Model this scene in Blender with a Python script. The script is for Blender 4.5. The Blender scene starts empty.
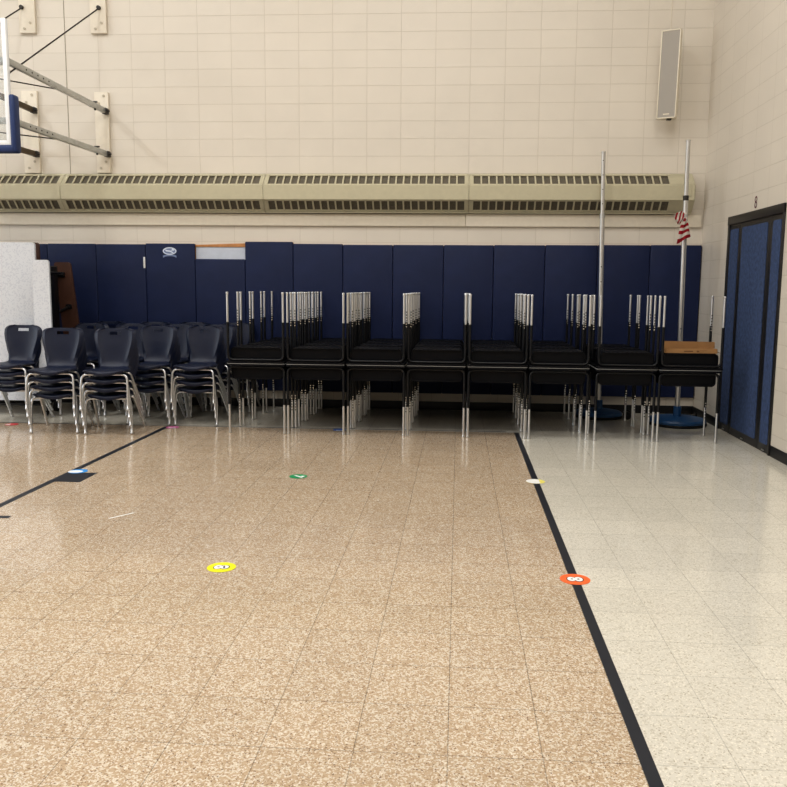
import bpy, bmesh, math, random
from mathutils import Vector, Matrix
random.seed(7)
PI = math.pi
S = bpy.context.scene
COL = S.collection

# ------------------------------------------------------------------ materials
def mat(name, color, rough=.5, metal=0., var=.06, scale=20., bump=0., bscale=60., spec=.5, coat=0.):
    m = bpy.data.materials.new(name); m.use_nodes = True
    nt = m.node_tree; n = nt.nodes; l = nt.links
    b = n['Principled BSDF']
    b.inputs['Roughness'].default_value = rough
    b.inputs['Metallic'].default_value = metal
    b.inputs['Specular IOR Level'].default_value = spec
    if coat: b.inputs['Coat Weight'].default_value = coat
    tc = n.new('ShaderNodeTexCoord')
    nz = n.new('ShaderNodeTexNoise'); nz.inputs['Scale'].default_value = scale; nz.inputs['Detail'].default_value = 4
    l.new(tc.outputs['Object'], nz.inputs['Vector'])
    r = n.new('ShaderNodeValToRGB')
    c0 = [max(0, c*(1-var)) for c in color]; c1 = [min(1, c*(1+var)) for c in color]
    r.color_ramp.elements[0].position = .3; r.color_ramp.elements[1].position = .7
    r.color_ramp.elements[0].color = (*c0, 1); r.color_ramp.elements[1].color = (*c1, 1)
    l.new(nz.outputs['Fac'], r.inputs['Fac']); l.new(r.outputs['Color'], b.inputs['Base Color'])
    if bump:
        nb = n.new('ShaderNodeTexNoise'); nb.inputs['Scale'].default_value = bscale; nb.inputs['Detail'].default_value = 3
        l.new(tc.outputs['Object'], nb.inputs['Vector'])
        bp = n.new('ShaderNodeBump'); bp.inputs['Strength'].default_value = bump; bp.inputs['Distance'].default_value = .01
        l.new(nb.outputs['Fac'], bp.inputs['Height']); l.new(bp.outputs['Normal'], b.inputs['Normal'])
    return m

def srgb(r, g, b):
    f = lambda c: (c/255/12.92) if c/255 <= .04045 else ((c/255+.055)/1.055)**2.4
    return (f(r), f(g), f(b))

def mnode(nt, op, a, b=None, clamp=False):
    x = nt.nodes.new('ShaderNodeMath'); x.operation = op; x.use_clamp = clamp
    for i, v in enumerate((a, b)):
        if v is None: continue
        if isinstance(v, (int, float)): x.inputs[i].default_value = v
        else: nt.links.new(v, x.inputs[i])
    return x.outputs[0]

def mixc(nt, fac, a, b):
    x = nt.nodes.new('ShaderNodeMix'); x.data_type = 'RGBA'
    if isinstance(fac, (int, float)): x.inputs[0].default_value = fac
    else: nt.links.new(fac, x.inputs[0])
    for i, v in ((6, a), (7, b)):
        if isinstance(v, tuple): x.inputs[i].default_value = (*v, 1)
        else: nt.links.new(v, x.inputs[i])
    return x.outputs[2]

def block_mat(name, axis, off, color):
    """painted concrete block laid in stack bond, courses counted from the floor"""
    m = bpy.data.materials.new(name); m.use_nodes = True
    nt = m.node_tree; n = nt.nodes; l = nt.links; b = n['Principled BSDF']
    g = n.new('ShaderNodeNewGeometry'); sx = n.new('ShaderNodeSeparateXYZ'); l.new(g.outputs['Position'], sx.inputs[0])
    u = mnode(nt, 'SUBTRACT', sx.outputs[axis], off)
    cb = n.new('ShaderNodeCombineXYZ'); l.new(u, cb.inputs[0]); l.new(sx.outputs['Z'], cb.inputs[1])
    br = n.new('ShaderNodeTexBrick'); br.offset = 0; br.squash = 1
    br.inputs['Scale'].default_value = 1
    br.inputs['Brick Width'].default_value = .4064; br.inputs['Row Height'].default_value = .2032
    br.inputs['Mortar Size'].default_value = .0035; br.inputs['Mortar Smooth'].default_value = .6
    c = color
    br.inputs['Color1'].default_value = (*c, 1); br.inputs['Color2'].default_value = (c[0]*.98, c[1]*.98, c[2]*.98, 1)
    br.inputs['Mortar'].default_value = (c[0]*.84, c[1]*.83, c[2]*.81, 1)
    l.new(cb.outputs[0], br.inputs['Vector'])
    nz = n.new('ShaderNodeTexNoise'); nz.inputs['Scale'].default_value = 1.7; nz.inputs['Detail'].default_value = 4
    l.new(g.outputs['Position'], nz.inputs['Vector'])
    k = mnode(nt, 'ADD', mnode(nt, 'MULTIPLY', nz.outputs['Fac'], .12), .94)
    mul = n.new('ShaderNodeVectorMath'); mul.operation = 'SCALE'
    l.new(br.outputs['Color'], mul.inputs[0]); l.new(k, mul.inputs['Scale'])
    l.new(mul.outputs[0], b.inputs['Base Color'])
    nf = n.new('ShaderNodeTexNoise'); nf.inputs['Scale'].default_value = 90; nf.inputs['Detail'].default_value = 3
    l.new(g.outputs['Position'], nf.inputs['Vector'])
    h = mnode(nt, 'SUBTRACT', mnode(nt, 'MULTIPLY', nf.outputs['Fac'], .22), br.outputs['Fac'])
    bp = n.new('ShaderNodeBump'); bp.inputs['Strength'].default_value = .45; bp.inputs['Distance'].default_value = .006
    l.new(h, bp.inputs['Height']); l.new(bp.outputs['Normal'], b.inputs['Normal'])
    b.inputs['Roughness'].default_value = .42
    return m

def floor_mat():
    m = bpy.data.materials.new('vinyl_tile_floor'); m.use_nodes = True
    nt = m.node_tree; n = nt.nodes; l = nt.links; b = n['Principled BSDF']
    g = n.new('ShaderNodeNewGeometry'); sx = n.new('ShaderNodeSeparateXYZ'); l.new(g.outputs['Position'], sx.inputs[0])
    X, Y = sx.outputs['X'], sx.outputs['Y']
    T = .3048
    tx = mnode(nt, 'DIVIDE', mnode(nt, 'ADD', X, .0105+T*60), T); ty = mnode(nt, 'DIVIDE', mnode(nt, 'ADD', Y, -2.4161+T*60), T)
    fx = mnode(nt, 'FRACT', tx); fy = mnode(nt, 'FRACT', ty)
    dx = mnode(nt, 'MINIMUM', fx, mnode(nt, 'SUBTRACT', 1., fx)); dy = mnode(nt, 'MINIMUM', fy, mnode(nt, 'SUBTRACT', 1., fy))
    d = mnode(nt, 'MINIMUM', dx, dy)
    seam = mnode(nt, 'SUBTRACT', 1., mnode(nt, 'DIVIDE', d, .0085), True)      # 1 on the joint
    # one random value per tile
    cb = n.new('ShaderNodeCombineXYZ'); l.new(mnode(nt, 'FLOOR', tx), cb.inputs[0]); l.new(mnode(nt, 'FLOOR', ty), cb.inputs[1])
    wn = n.new('ShaderNodeTexWhiteNoise'); wn.noise_dimensions = '2D'; l.new(cb.outputs[0], wn.inputs['Vector'])
    # the seams fade in and out tile by tile
    seamk = mnode(nt, 'MULTIPLY', seam, mnode(nt, 'ADD', mnode(nt, 'MULTIPLY', wn.outputs['Value'], .45), .5))
    # chips
    def chips(scale, lo, hi):
        v = n.new('ShaderNodeTexVoronoi'); v.inputs['Scale'].default_value = scale; v.inputs['Randomness'].default_value = 1
        l.new(g.outputs['Position'], v.inputs['Vector'])
        s = n.new('ShaderNodeSeparateColor'); l.new(v.outputs['Color'], s.inputs[0])
        return s.outputs[0], s.outputs[1]
    a1, a2 = chips(125, 0, 1); b1, b2 = chips(210, 0, 1)
    def band(v, lo, hi):
        return mnode(nt, 'MULTIPLY', mnode(nt, 'GREATER_THAN', v, lo), mnode(nt, 'LESS_THAN', v, hi))
    base = srgb(186, 164, 138); light = srgb(212, 200, 182); dark = srgb(162, 136, 108); blk = srgb(104, 80, 62)
    tan = mixc(nt, mnode(nt, 'MULTIPLY', band(a1, .62, 2), .85), base, light)
    tan = mixc(nt, mnode(nt, 'MULTIPLY', band(b1, .0, .26), .75), tan, dark)
    tan = mixc(nt, mnode(nt, 'MULTIPLY', band(b2, .965, 2), .8), tan, blk)
    tan = mixc(nt, mnode(nt, 'MULTIPLY', band(b2, .0, .10), .7), tan, srgb(230, 222, 210))
    wb = srgb(214, 209, 197); wd = srgb(194, 187, 172)
    wht = mixc(nt, mnode(nt, 'MULTIPLY', band(a1, .8, 2), .7), wb, wd)
    wht = mixc(nt, mnode(nt, 'MULTIPLY', band(b2, .96, 2), .6), wht, srgb(150, 140, 120))
    wht = mixc(nt, mnode(nt, 'MULTIPLY', band(b1, .0, .15), .6), wht, srgb(240, 234, 220))
    isw = mnode(nt, 'MAXIMUM', mnode(nt, 'GREATER_THAN', X, .62), mnode(nt, 'GREATER_THAN', Y, 8.30))
    colr = mixc(nt, isw, tan, wht)
    nz = n.new('ShaderNodeTexNoise'); nz.inputs['Scale'].default_value = 1.1; nz.inputs['Detail'].default_value = 5
    l.new(g.outputs['Position'], nz.inputs['Vector'])
    k = mnode(nt, 'ADD', mnode(nt, 'ADD', mnode(nt, 'MULTIPLY', wn.outputs['Value'], .06), mnode(nt, 'MULTIPLY', nz.outputs['Fac'], .14)), .90)
    k = mnode(nt, 'MULTIPLY', k, mnode(nt, 'SUBTRACT', 1., mnode(nt, 'MULTIPLY', mnode(nt, 'SUBTRACT', 1., mnode(nt, 'MULTIPLY', isw, .35)), mnode(nt, 'MULTIPLY', seamk, .8))))
    mul = n.new('ShaderNodeVectorMath'); mul.operation = 'SCALE'
    l.new(colr, mul.inputs[0]); l.new(k, mul.inputs['Scale']); l.new(mul.outputs[0], b.inputs['Base Color'])
    # wax: fine scratches in the gloss
    n2 = n.new('ShaderNodeTexNoise'); n2.inputs['Scale'].default_value = 6; n2.inputs['Detail'].default_value = 6
    l.new(g.outputs['Position'], n2.inputs['Vector'])
    l.new(mnode(nt, 'ADD', mnode(nt, 'MULTIPLY', n2.outputs['Fac'], .12), .06), b.inputs['Roughness'])
    b.inputs['Specular IOR Level'].default_value = .5
    n3 = n.new('ShaderNodeTexNoise'); n3.inputs['Scale'].default_value = 9; n3.inputs['Detail'].default_value = 2
    l.new(g.outputs['Position'], n3.inputs['Vector'])
    bp = n.new('ShaderNodeBump'); bp.inputs['Strength'].default_value = .06; bp.inputs['Distance'].default_value = .004
    l.new(mnode(nt, 'SUBTRACT', n3.outputs['Fac'], seamk), bp.inputs['Height']); l.new(bp.outputs['Normal'], b.inputs['Normal'])
    return m

def speckle_mat(name, base, spot, rough=.35):
    m = bpy.data.materials.new(name); m.use_nodes = True
    nt = m.node_tree; n = nt.nodes; l = nt.links; b = n['Principled BSDF']
    tc = n.new('ShaderNodeTexCoord')
    v = n.new('ShaderNodeTexVoronoi'); v.inputs['Scale'].default_value = 75
    l.new(tc.outputs['Object'], v.inputs['Vector'])
    s = n.new('ShaderNodeSeparateColor'); l.new(v.outputs['Color'], s.inputs[0])
    f = mnode(nt, 'MULTIPLY', mnode(nt, 'GREATER_THAN', s.outputs[0], .72), .55)
    l.new(mixc(nt, f, base, spot), b.inputs['Base Color']); b.inputs['Roughness'].default_value = rough
    return m

M = {}
WALLC = srgb(218, 210, 198)
M['wall_back'] = block_mat('painted_block_back', 'X', -3.1591-.4064*40, WALLC)
M['wall_right'] = block_mat('painted_block_right', 'Y', 9.46-.4064*60, WALLC)
M['wall_far'] = block_mat('painted_block_side', 'Y', 0, WALLC)
M['ceiling'] = mat('ceiling_paint', srgb(222, 220, 214), .9)
M['floor'] = floor_mat()
M['black_base'] = mat('black_vinyl_base', srgb(22, 22, 25), .45)
M['cream'] = mat('cream_paint', srgb(226, 217, 201), .45, var=.03)
M['radiator'] = mat('khaki_enamel', srgb(190, 183, 158), .45, var=.03)
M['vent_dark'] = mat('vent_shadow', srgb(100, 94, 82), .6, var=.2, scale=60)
M['pad'] = mat('navy_vinyl', srgb(27, 38, 72), .5, var=.08, scale=5, bump=.25, bscale=9, spec=.3)
M['pad_dark'] = mat('navy_piping', srgb(46, 60, 104), .5)
M['board_pale'] = mat('pale_blue_backing', srgb(196, 202, 214), .5, var=.04)
M['wood'] = mat('raw_plywood_edge', srgb(186, 132, 82), .6, var=.15, scale=30)
M['emblem'] = mat('white_print', srgb(214, 222, 236), .5, var=.02)
M['emblem_dim'] = mat('grey_blue_print', srgb(120, 134, 168), .5, var=.02)
M['chair'] = mat('navy_plastic', srgb(21, 29, 52), .36, var=.05, scale=8, bump=.12, bscale=400, spec=.42)
M['chrome'] = mat('chrome_tube', (.66, .67, .69), .3, 1., var=.03)
M['satin'] = mat('satin_chrome_leg', (.66, .665, .67), .33, 1., var=.03)
M['hole'] = mat('dark_hole', srgb(20, 20, 22), .6)
M['silver_hole'] = mat('bright_hole', (.72, .71, .68), .25, 1., var=.02)
M['black_tube'] = mat('black_powder_coat', srgb(17, 18, 22), .35, var=.05, spec=.35)
M['black_plastic'] = mat('black_plastic', srgb(11, 12, 18), .5, var=.08, spec=.2)
M['laminate'] = mat('grey_laminate', srgb(150, 150, 148), .4, var=.03)
M['table_white'] = speckle_mat('speckled_white_laminate', srgb(218, 221, 227), srgb(196, 200, 210))
M['brown'] = mat('brown_underside', srgb(78, 50, 38), .5, var=.12, scale=9)
M['steel'] = mat('galvanised_steel', (.52, .53, .52), .38, .9, var=.10, scale=12)
M['steel_shade'] = mat('steel_painted_shade', srgb(96, 84, 68), .5, .6, var=.12)  # left backboard arms: their shade is put into this brown steel colour
M['dark_steel'] = mat('dark_steel', srgb(66, 64, 62), .45, .6)
M['alu'] = mat('aluminium_pole', (.58, .575, .56), .36, .9, var=.05)
M['base_blue'] = mat('blue_base_plastic', srgb(40, 84, 128), .4, var=.10, scale=6)
M['white_alu'] = mat('white_frame_paint', srgb(236, 238, 240), .35, var=.02)
M['pad_navy'] = mat('navy_edge_pad', srgb(34, 54, 100), .5)
M['spk_white'] = mat('speaker_case', srgb(226, 218, 200), .45, var=.02)
M['spk_grille'] = mat('speaker_grille', srgb(166, 160, 152), .6, var=.10, scale=300)
M['frame_dark'] = mat('dark_bronze_frame', srgb(34, 33, 34), .4)
M['carpet'] = mat('blue_carpet_panel', srgb(60, 77, 112), .9, var=.3, scale=28, bump=.3, bscale=200)
M['card'] = mat('cardboard', srgb(160, 122, 80), .75, var=.06, scale=14)
M['card_dark'] = mat('cardboard_print', srgb(112, 78, 46), .8)
M['tape'] = mat('black_tape', srgb(31, 35, 45), .42, var=.05)
M['tape_white'] = mat('white_tape', srgb(226, 226, 224), .5)
M['tape_grey'] = mat('grey_tape', srgb(170, 168, 160), .5)
M['red'] = mat('flag_red', srgb(176, 34, 48), .8)
M['white'] = mat('flag_white', srgb(232, 222, 214), .8)
M['bolt'] = mat('painted_bolt', srgb(186, 176, 158), .5)
M['rubber'] = mat('black_rubber', srgb(20, 20, 20), .6)
M['ink'] = mat('dark_ink', srgb(40, 34, 44), .6)
M['ink_red'] = mat('faded_red_ink', srgb(170, 92, 110), .6)
for nm, c in (('yellow', (240, 236, 30)), ('orange', (244, 112, 56)), ('green', (22, 146, 92)), ('blue', (40, 148, 226)),
              ('pale_yellow', (236, 224, 120)), ('pink', (196, 84, 150)), ('redspot', (206, 50, 58)), ('navyspot', (40, 92, 170))):
    M['spot_'+nm] = mat('spot_'+nm, srgb(*c), .45, var=.03)
M['spot_white'] = mat('spot_white', srgb(240, 240, 238), .45, var=.02)
def glass():
    m = bpy.data.materials.new('clear_glass'); m.use_nodes = True
    b = m.node_tree.nodes['Principled BSDF']
    b.inputs['Base Color'].default_value = (.93, .96, .98, 1); b.inputs['Transmission Weight'].default_value = .9
    b.inputs['Roughness'].default_value = .08; b.inputs['IOR'].default_value = 1.05
    return m
M['glass'] = glass()

# ------------------------------------------------------------------ mesh helpers
def fin(bm, name, mats, parent=None, smooth=35):
    me = bpy.data.meshes.new(name)
    bmesh.ops.recalc_face_normals(bm, faces=bm.faces)
    bm.to_mesh(me); bm.free()
    if not isinstance(mats, (list, tuple)): mats = [mats]
    for m in mats: me.materials.append(m)
    if smooth:
        me.polygons.foreach_set('use_smooth', [True]*len(me.polygons))
        me.set_sharp_from_angle(angle=math.radians(smooth))
    o = bpy.data.objects.new(name, me); COL.objects.link(o)
    if parent: o.parent = parent
    return o

def box(bm, x0, x1, y0, y1, z0, z1, bev=0., seg=2, mi=0, mtx=None):
    t = bmesh.new()
    bmesh.ops.create_cube(t, size=1)
    for v in t.verts:
        v.co = Vector(((x0+x1)/2+v.co.x*(x1-x0), (y0+y1)/2+v.co.y*(y1-y0), (z0+z1)/2+v.co.z*(z1-z0)))
    if bev: bmesh.ops.bevel(t, geom=list(t.edges), offset=bev, segments=seg, profile=.5, affect='EDGES', clamp_overlap=True)
    return merge(bm, t, mi, mtx)

def merge(bm, t, mi=0, mtx=None):
    mp = {}
    for v in t.verts: mp[v] = bm.verts.new(mtx @ v.co if mtx else v.co)
    for f in t.faces:
        try:
            nf = bm.faces.new([mp[v] for v in f.verts]); nf.material_index = mi if mi else f.material_index
        except ValueError: pass
    t.free()

def fillet(pts, r, seg=6):
    P = [Vector(p) for p in pts]; out = [P[0]]
    for i in range(1, len(P)-1):
        a, b, c = P[i-1], P[i], P[i+1]
        d1 = (a-b); d2 = (c-b); rr = min(r, d1.length*.49, d2.length*.49)
        d1.normalize(); d2.normalize(); s, e = b+d1*rr, b+d2*rr
        for k in range(seg+1):
            t = k/seg; out.append(s*(1-t)**2+b*2*t*(1-t)+e*t*t)
    out.append(P[-1]); return out

def tube(bm, pts, r, seg=10, mi=0, cap=True):
    P = [Vector(p) for p in pts]; n = len(P)
    rs = r if isinstance(r, (list, tuple)) else [r]*n
    T = []
    for i in range(n):
        a = P[min(i+1, n-1)]-P[max(i-1, 0)]; T.append(a.normalized())
    u = T[0].orthogonal().normalized(); rings = []
    for i in range(n):
        u = (u-T[i]*u.dot(T[i])).normalized(); w = T[i].cross(u)
        rings.append([bm.verts.new(P[i]+(u*math.cos(2*PI*k/seg)+w*math.sin(2*PI*k/seg))*rs[i]) for k in range(seg)])
    for i in range(n-1):
        for k in range(seg):
            f = bm.faces.new((rings[i][k], rings[i][(k+1) % seg], rings[i+1][(k+1) % seg], rings[i+1][k])); f.material_index = mi
    if cap:
        for q in (rings[0][::-1], rings[-1]):
            f = bm.faces.new(q); f.material_index = mi

def lathe(bm, prof, c=(0, 0, 0), seg=24, mi=0):
    rings = []
    for r, z in prof:
        rings.append([bm.verts.new((c[0]+r*math.cos(2*PI*k/seg), c[1]+r*math.sin(2*PI*k/seg), c[2]+z)) for k in range(seg)])
    for i in range(len(prof)-1):
        for k in range(seg):
            f = bm.faces.new((rings[i][k], rings[i][(k+1) % seg], rings[i+1][(k+1) % seg], rings[i+1][k])); f.material_index = mi
    for q in (rings[0][::-1], rings[-1]):
        f = bm.faces.new(q); f.material_index = mi

def extr(bm, pts, axis, a, b, mi=0):
    """prism of a 2-D outline: axis 'x','y' or 'z' is the direction it runs along"""
    def mk(p, t):
        return {'x': (t, p[0], p[1]), 'y': (p[0], t, p[1]), 'z': (p[0], p[1], t)}[axis]
    A = [bm.verts.new(mk(p, a)) for p in pts]; B = [bm.verts.new(mk(p, b)) for p in pts]
    n = len(pts)
    for i in range(n):
        f = bm.faces.new((A[i], A[(i+1) % n], B[(i+1) % n], B[i])); f.material_index = mi
    for q in (A[::-1], B):
        f = bm.faces.new(q); f.material_index = mi

def rrect(x0, x1, z0, z1, r, seg=5):
    out = []
    for cx, cz, a in ((x1-r, z1-r, 0), (x0+r, z1-r, PI/2), (x0+r, z0+r, PI), (x1-r, z0+r, 3*PI/2)):
        for k in range(seg+1):
            t = a+PI/2*k/seg; out.append((cx+r*math.cos(t), cz+r*math.sin(t)))
    return out

def empty(name, loc=(0, 0, 0), rot=(0, 0, 0)):
    o = bpy.data.objects.new(name, None); COL.objects.link(o)
    o.location = loc; o.rotation_euler = rot; o.empty_display_size = .1
    return o

def tag(o, label, cat, group=None, kind=None):
    o['label'] = label; o['category'] = cat
    if group: o['group'] = group
    if kind: o['kind'] = kind
    return o

def struct(o, label=None):
    o['kind'] = 'structure'
    if label: o['label'] = label
    return o

def dup(root, loc, rot, label):
    r = root.copy(); COL.objects.link(r); r.location = loc; r.rotation_euler = rot; r['label'] = label
    def rec(src, dst):
        for ch in list(src.children):
            c = ch.copy(); COL.objects.link(c); c.parent = dst; rec(ch, c)
    rec(root, r)
    return r

def text_mesh(s, size, offset=0.):
    cu = bpy.data.curves.new('text', 'FONT'); cu.body = s; cu.size = size; cu.offset = offset
    cu.align_x = 'CENTER'; cu.align_y = 'CENTER'; cu.extrude = 0
    o = bpy.data.objects.new('text', cu); COL.objects.link(o)
    dg = bpy.context.evaluated_depsgraph_get()
    me = bpy.data.meshes.new_from_object(o.evaluated_get(dg))
    bpy.data.objects.remove(o); bpy.data.curves.remove(cu)
    return me

def text_obj(name, s, size, m, mtx, parent, offset=0., sx=1.):
    me = text_mesh(s, size, offset)
    me.transform(mtx @ Matrix.Diagonal((sx, 1, 1, 1)))
    me.materials.clear(); me.materials.append(m)
    o = bpy.data.objects.new(name, me); COL.objects.link(o); o.parent = parent
    return o

# ------------------------------------------------------------------ the room
D = 9.837; XR = 2.853; XL = -12.; YF = -9.; ZC = 7.6
b = bmesh.new(); box(b, XL-.2, XR+.2, YF-.2, D+.2, -.2, 0)
struct(fin(b, 'floor', M['floor'], smooth=0), 'tan and cream speckled vinyl tile gym floor')
b = bmesh.new(); box(b, XL-.2, XR+.2, D, D+.2, 0, ZC)
struct(fin(b, 'wall_back', M['wall_back'], smooth=0), 'cream painted block wall behind the desks')
b = bmesh.new(); box(b, XR, XR+.2, YF-.2, D, 0, ZC)
struct(fin(b, 'wall_right', M['wall_right'], smooth=0), 'cream painted block wall at the right')
b = bmesh.new(); box(b, XL-.2, XL, YF-.2, D, 0, ZC)
struct(fin(b, 'wall_left', M['wall_far'], smooth=0))
b = bmesh.new(); box(b, XL, XR, YF-.2, YF, 0, ZC)
struct(fin(b, 'wall_front', M['wall_back'], smooth=0))
b = bmesh.new(); box(b, XL-.2, XR+.2, YF-.2, D+.2, ZC, ZC+.2)
struct(fin(b, 'ceiling', M['ceiling'], smooth=0))
b = bmesh.new(); box(b, XL, XR, D-.008, D, 0, .10, .003)
struct(fin(b, 'baseboard_back', M['black_base']))
DY0, DY1, DZ = 7.385, 8.87, 2.26
b = bmesh.new(); box(b, XR-.008, XR, DY1+.01, D-.008, 0, .10, .003); box(b, XR-.008, XR, YF, DY0-.01, 0, .10, .003)
struct(fin(b, 'baseboard_right', M['black_base']))
# painted ledger board under the heating covers
b = bmesh.new(); box(b, XL, .064, D-.034, D, 2.225, 2.366, .004); box(b, .068, 2.826, D-.034, D, 2.225, 2.370, .004)
struct(fin(b, 'trim_1', M['cream']), 'cream painted board running under the heater covers')
# control joint in the block at the left
b = bmesh.new(); box(b, -4.789, -4.781, D-.003, D, 2.80, ZC)
struct(fin(b, 'trim_2', mat('joint_sealant', srgb(150, 142, 128), .7), smooth=0), 'dark vertical joint in the block wall')

# door in the right wall: black frame, three carpet-covered leaves
door = empty('door_1', (XR, (DY0+DY1)/2, 0)); struct(door, 'blue carpeted three panel folding door in black frame, right wall')
def dpart(name, bm, m): 
    o = fin(bm, name, m, door); o.matrix_parent_inverse = Matrix.Translation((-XR, -(DY0+DY1)/2, 0)); return o
b = bmesh.new()
box(b, XR-.035, XR, DY0, DY0+.035, 0, DZ, .003); box(b, XR-.035, XR, DY1-.05, DY1, 0, DZ, .003)
box(b, XR-.04, XR, DY0, DY1, DZ-.085, DZ, .004)
box(b, XR-.0212, XR-.0188, DY0+.01, DY1-.01, .004, DZ-.01)
dpart('frame', b, M['frame_dark'])
for y0, y1 in ((8.552, 8.80), (7.766, 8.449), (7.44, 7.645)):
    b = bmesh.new(); box(b, XR-.022, XR-.002, y0-.05, y1+.05, .012, DZ-.105, .003)
    st = dpart('door_leaf', b, M['frame_dark'])
    b = bmesh.new(); extr(b, rrect(y0+.004, y1-.004, .085, DZ-.135, .02), 'x', XR-.0285, XR-.021)
    c = fin(b, 'carpet_panel', M['carpet'], st)
    c['label'] = 'blue carpet panel'
    b = bmesh.new(); box(b, XR-.034, XR-.022, (y0+y1)/2-.025, (y0+y1)/2+.025, .02, .032, .003)
    fin(b, 'latch', M['steel'], st)
door.location.x += .018          # set back into the opening
# stencilled number over the door
num = empty('wall_number', (XR-.001, 8.135, 2.335)); tag(num, 'small black and pink number 8 on the wall above the carpeted door', 'number')
RX = Matrix(((0, 0, -1), (-1, 0, 0), (0, 1, 0))).to_4x4()
text_obj('outline', '8', .165, M['ink'], Matrix.Translation((-.0012, 0, 0)) @ RX, num, sx=.95)
text_obj('digit', '8', .165, M['ink_red'], Matrix.Translation((-.0026, 0, 0)) @ RX, num, offset=-.006, sx=.95)

# ------------------------------------------------------------------ heater covers
def radiator(x0, x1, label, g0=.052, g1=.052, endcap=False, first=False):
    yb, zt, zb = D, 2.835, 2.378
    t = empty('heater_cover', ((x0+x1)/2, D, zb)); tag(t, label, 'radiator', 'heater covers along the back wall')
    inv = Matrix.Translation((-(x0+x1)/2, -D, -zb))
    P = [(yb-.004, zt), (9.785, zt), (9.622, 2.682), (9.622, 2.522), (9.745, zb+.008), (9.76, zb), (yb-.004, zb)]
    b = bmesh.new()
    # core set 1 cm behind the sloping faces at the openings
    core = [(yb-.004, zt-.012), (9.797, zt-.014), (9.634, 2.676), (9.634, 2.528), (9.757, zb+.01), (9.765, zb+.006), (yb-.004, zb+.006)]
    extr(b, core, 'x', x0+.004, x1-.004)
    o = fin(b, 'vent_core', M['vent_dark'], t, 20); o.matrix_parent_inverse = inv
    b = bmesh.new()
    box(b, x0+.001, x1-.001, 9.622, 9.634, 2.520, 2.684)                              # middle face
    box(b, x0+.001, x1-.001, 9.785, yb-.004, zt-.012, zt)                            # top
    box(b, x0+.001, x1-.001, 9.747, yb-.004, zb-.003, zb+.006)
    def slope(A, B, xa, xb, s0, s1):
        """a flat bar lying in the sloping face from A to B (y,z), between fractions s0..s1"""
        a = (A[0]+(B[0]-A[0])*s0, A[1]+(B[1]-A[1])*s0); c = (A[0]+(B[0]-A[0])*s1, A[1]+(B[1]-A[1])*s1)
        dy, dz = B[0]-A[0], B[1]-A[1]; L = math.hypot(dy, dz); ny, nz = -abs(dz)/L, (1 if A[1] > 2.7 else -1)*abs(dy)/L
        k = .012
        extr(b, [a, c, (c[0]-ny*k, c[1]-nz*k), (a[0]-ny*k, a[1]-nz*k)], 'x', xa, xb)
    n = max(1, round((x1-x0-g0-g1)/.0905)); w = (x1-x0-g0-g1)/n
    for A, B in (((9.785, zt), (9.622, 2.682)), ((9.622, 2.522), (9.745, zb+.008))):
        slope(A, B, x0+.001, x1-.001, 0, .15); slope(A, B, x0+.001, x1-.001, .86, 1)
        slope(A, B, x0+.001, x0+g0, .1, .9); slope(A, B, x1-g1, x1-.001, .1, .9)
        for i in range(1, n): slope(A, B, x0+g0+i*w-.0095, x0+g0+i*w+.0095, .1, .9)
    if endcap:
        extr(b, P, 'x', x1-.004, x1)
        box(b, x1-.16, x1-.045, 9.616, 9.622, 2.56, 2.70, .004)
    o = fin(b, 'casing', M['radiator'], t, 20); o.matrix_parent_inverse = inv
radiator(-7.17, -4.823, 'khaki slotted wall heater cover at the far left edge')
radiator(-4.821, -2.342, 'khaki slotted wall heater cover, second from the left')
radiator(-2.340, .098, 'khaki slotted wall heater cover above the middle desks, third from left')
radiator(.100, 2.688, 'khaki slotted wall heater cover at right, behind the two poles', g1=.285, endcap=True)

# ------------------------------------------------------------------ wall pads
xs = [-5.715, -5.10, -4.480, -3.855, -3.235, -2.612, -2.018, -1.408, -.800, -.188, .411, 1.020, 1.638, 2.250, 2.846]
tops = [1.99, 1.995, 1.992, 2.003, 1.818, 2.030, 2.008, 2.000, 2.002, 2.004, 2.007, 2.010, 2.014, 2.017]
plab = ['navy vinyl wall pad beside the brown bench, mostly behind the folded table', 'navy wall pad right of the brown bench underside',
        'plain navy wall pad left of the pad with the emblem', 'navy wall pad with white oval emblem near the top',
        'shorter navy wall pad with bare backing above it', 'navy wall pad just right of the shorter pad, standing slightly taller',
        'navy wall pad behind the second desk column from the left', 'navy wall pad behind the third desk column from the left',
        'navy wall pad behind the gap between third and fourth desk columns', 'navy wall pad behind the fourth desk column',
        'navy wall pad behind the fifth desk column', 'navy wall pad behind the sixth column, left of the left pole',
        'navy wall pad between the two poles', 'navy wall pad in the corner behind the pole with the flag']
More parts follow.
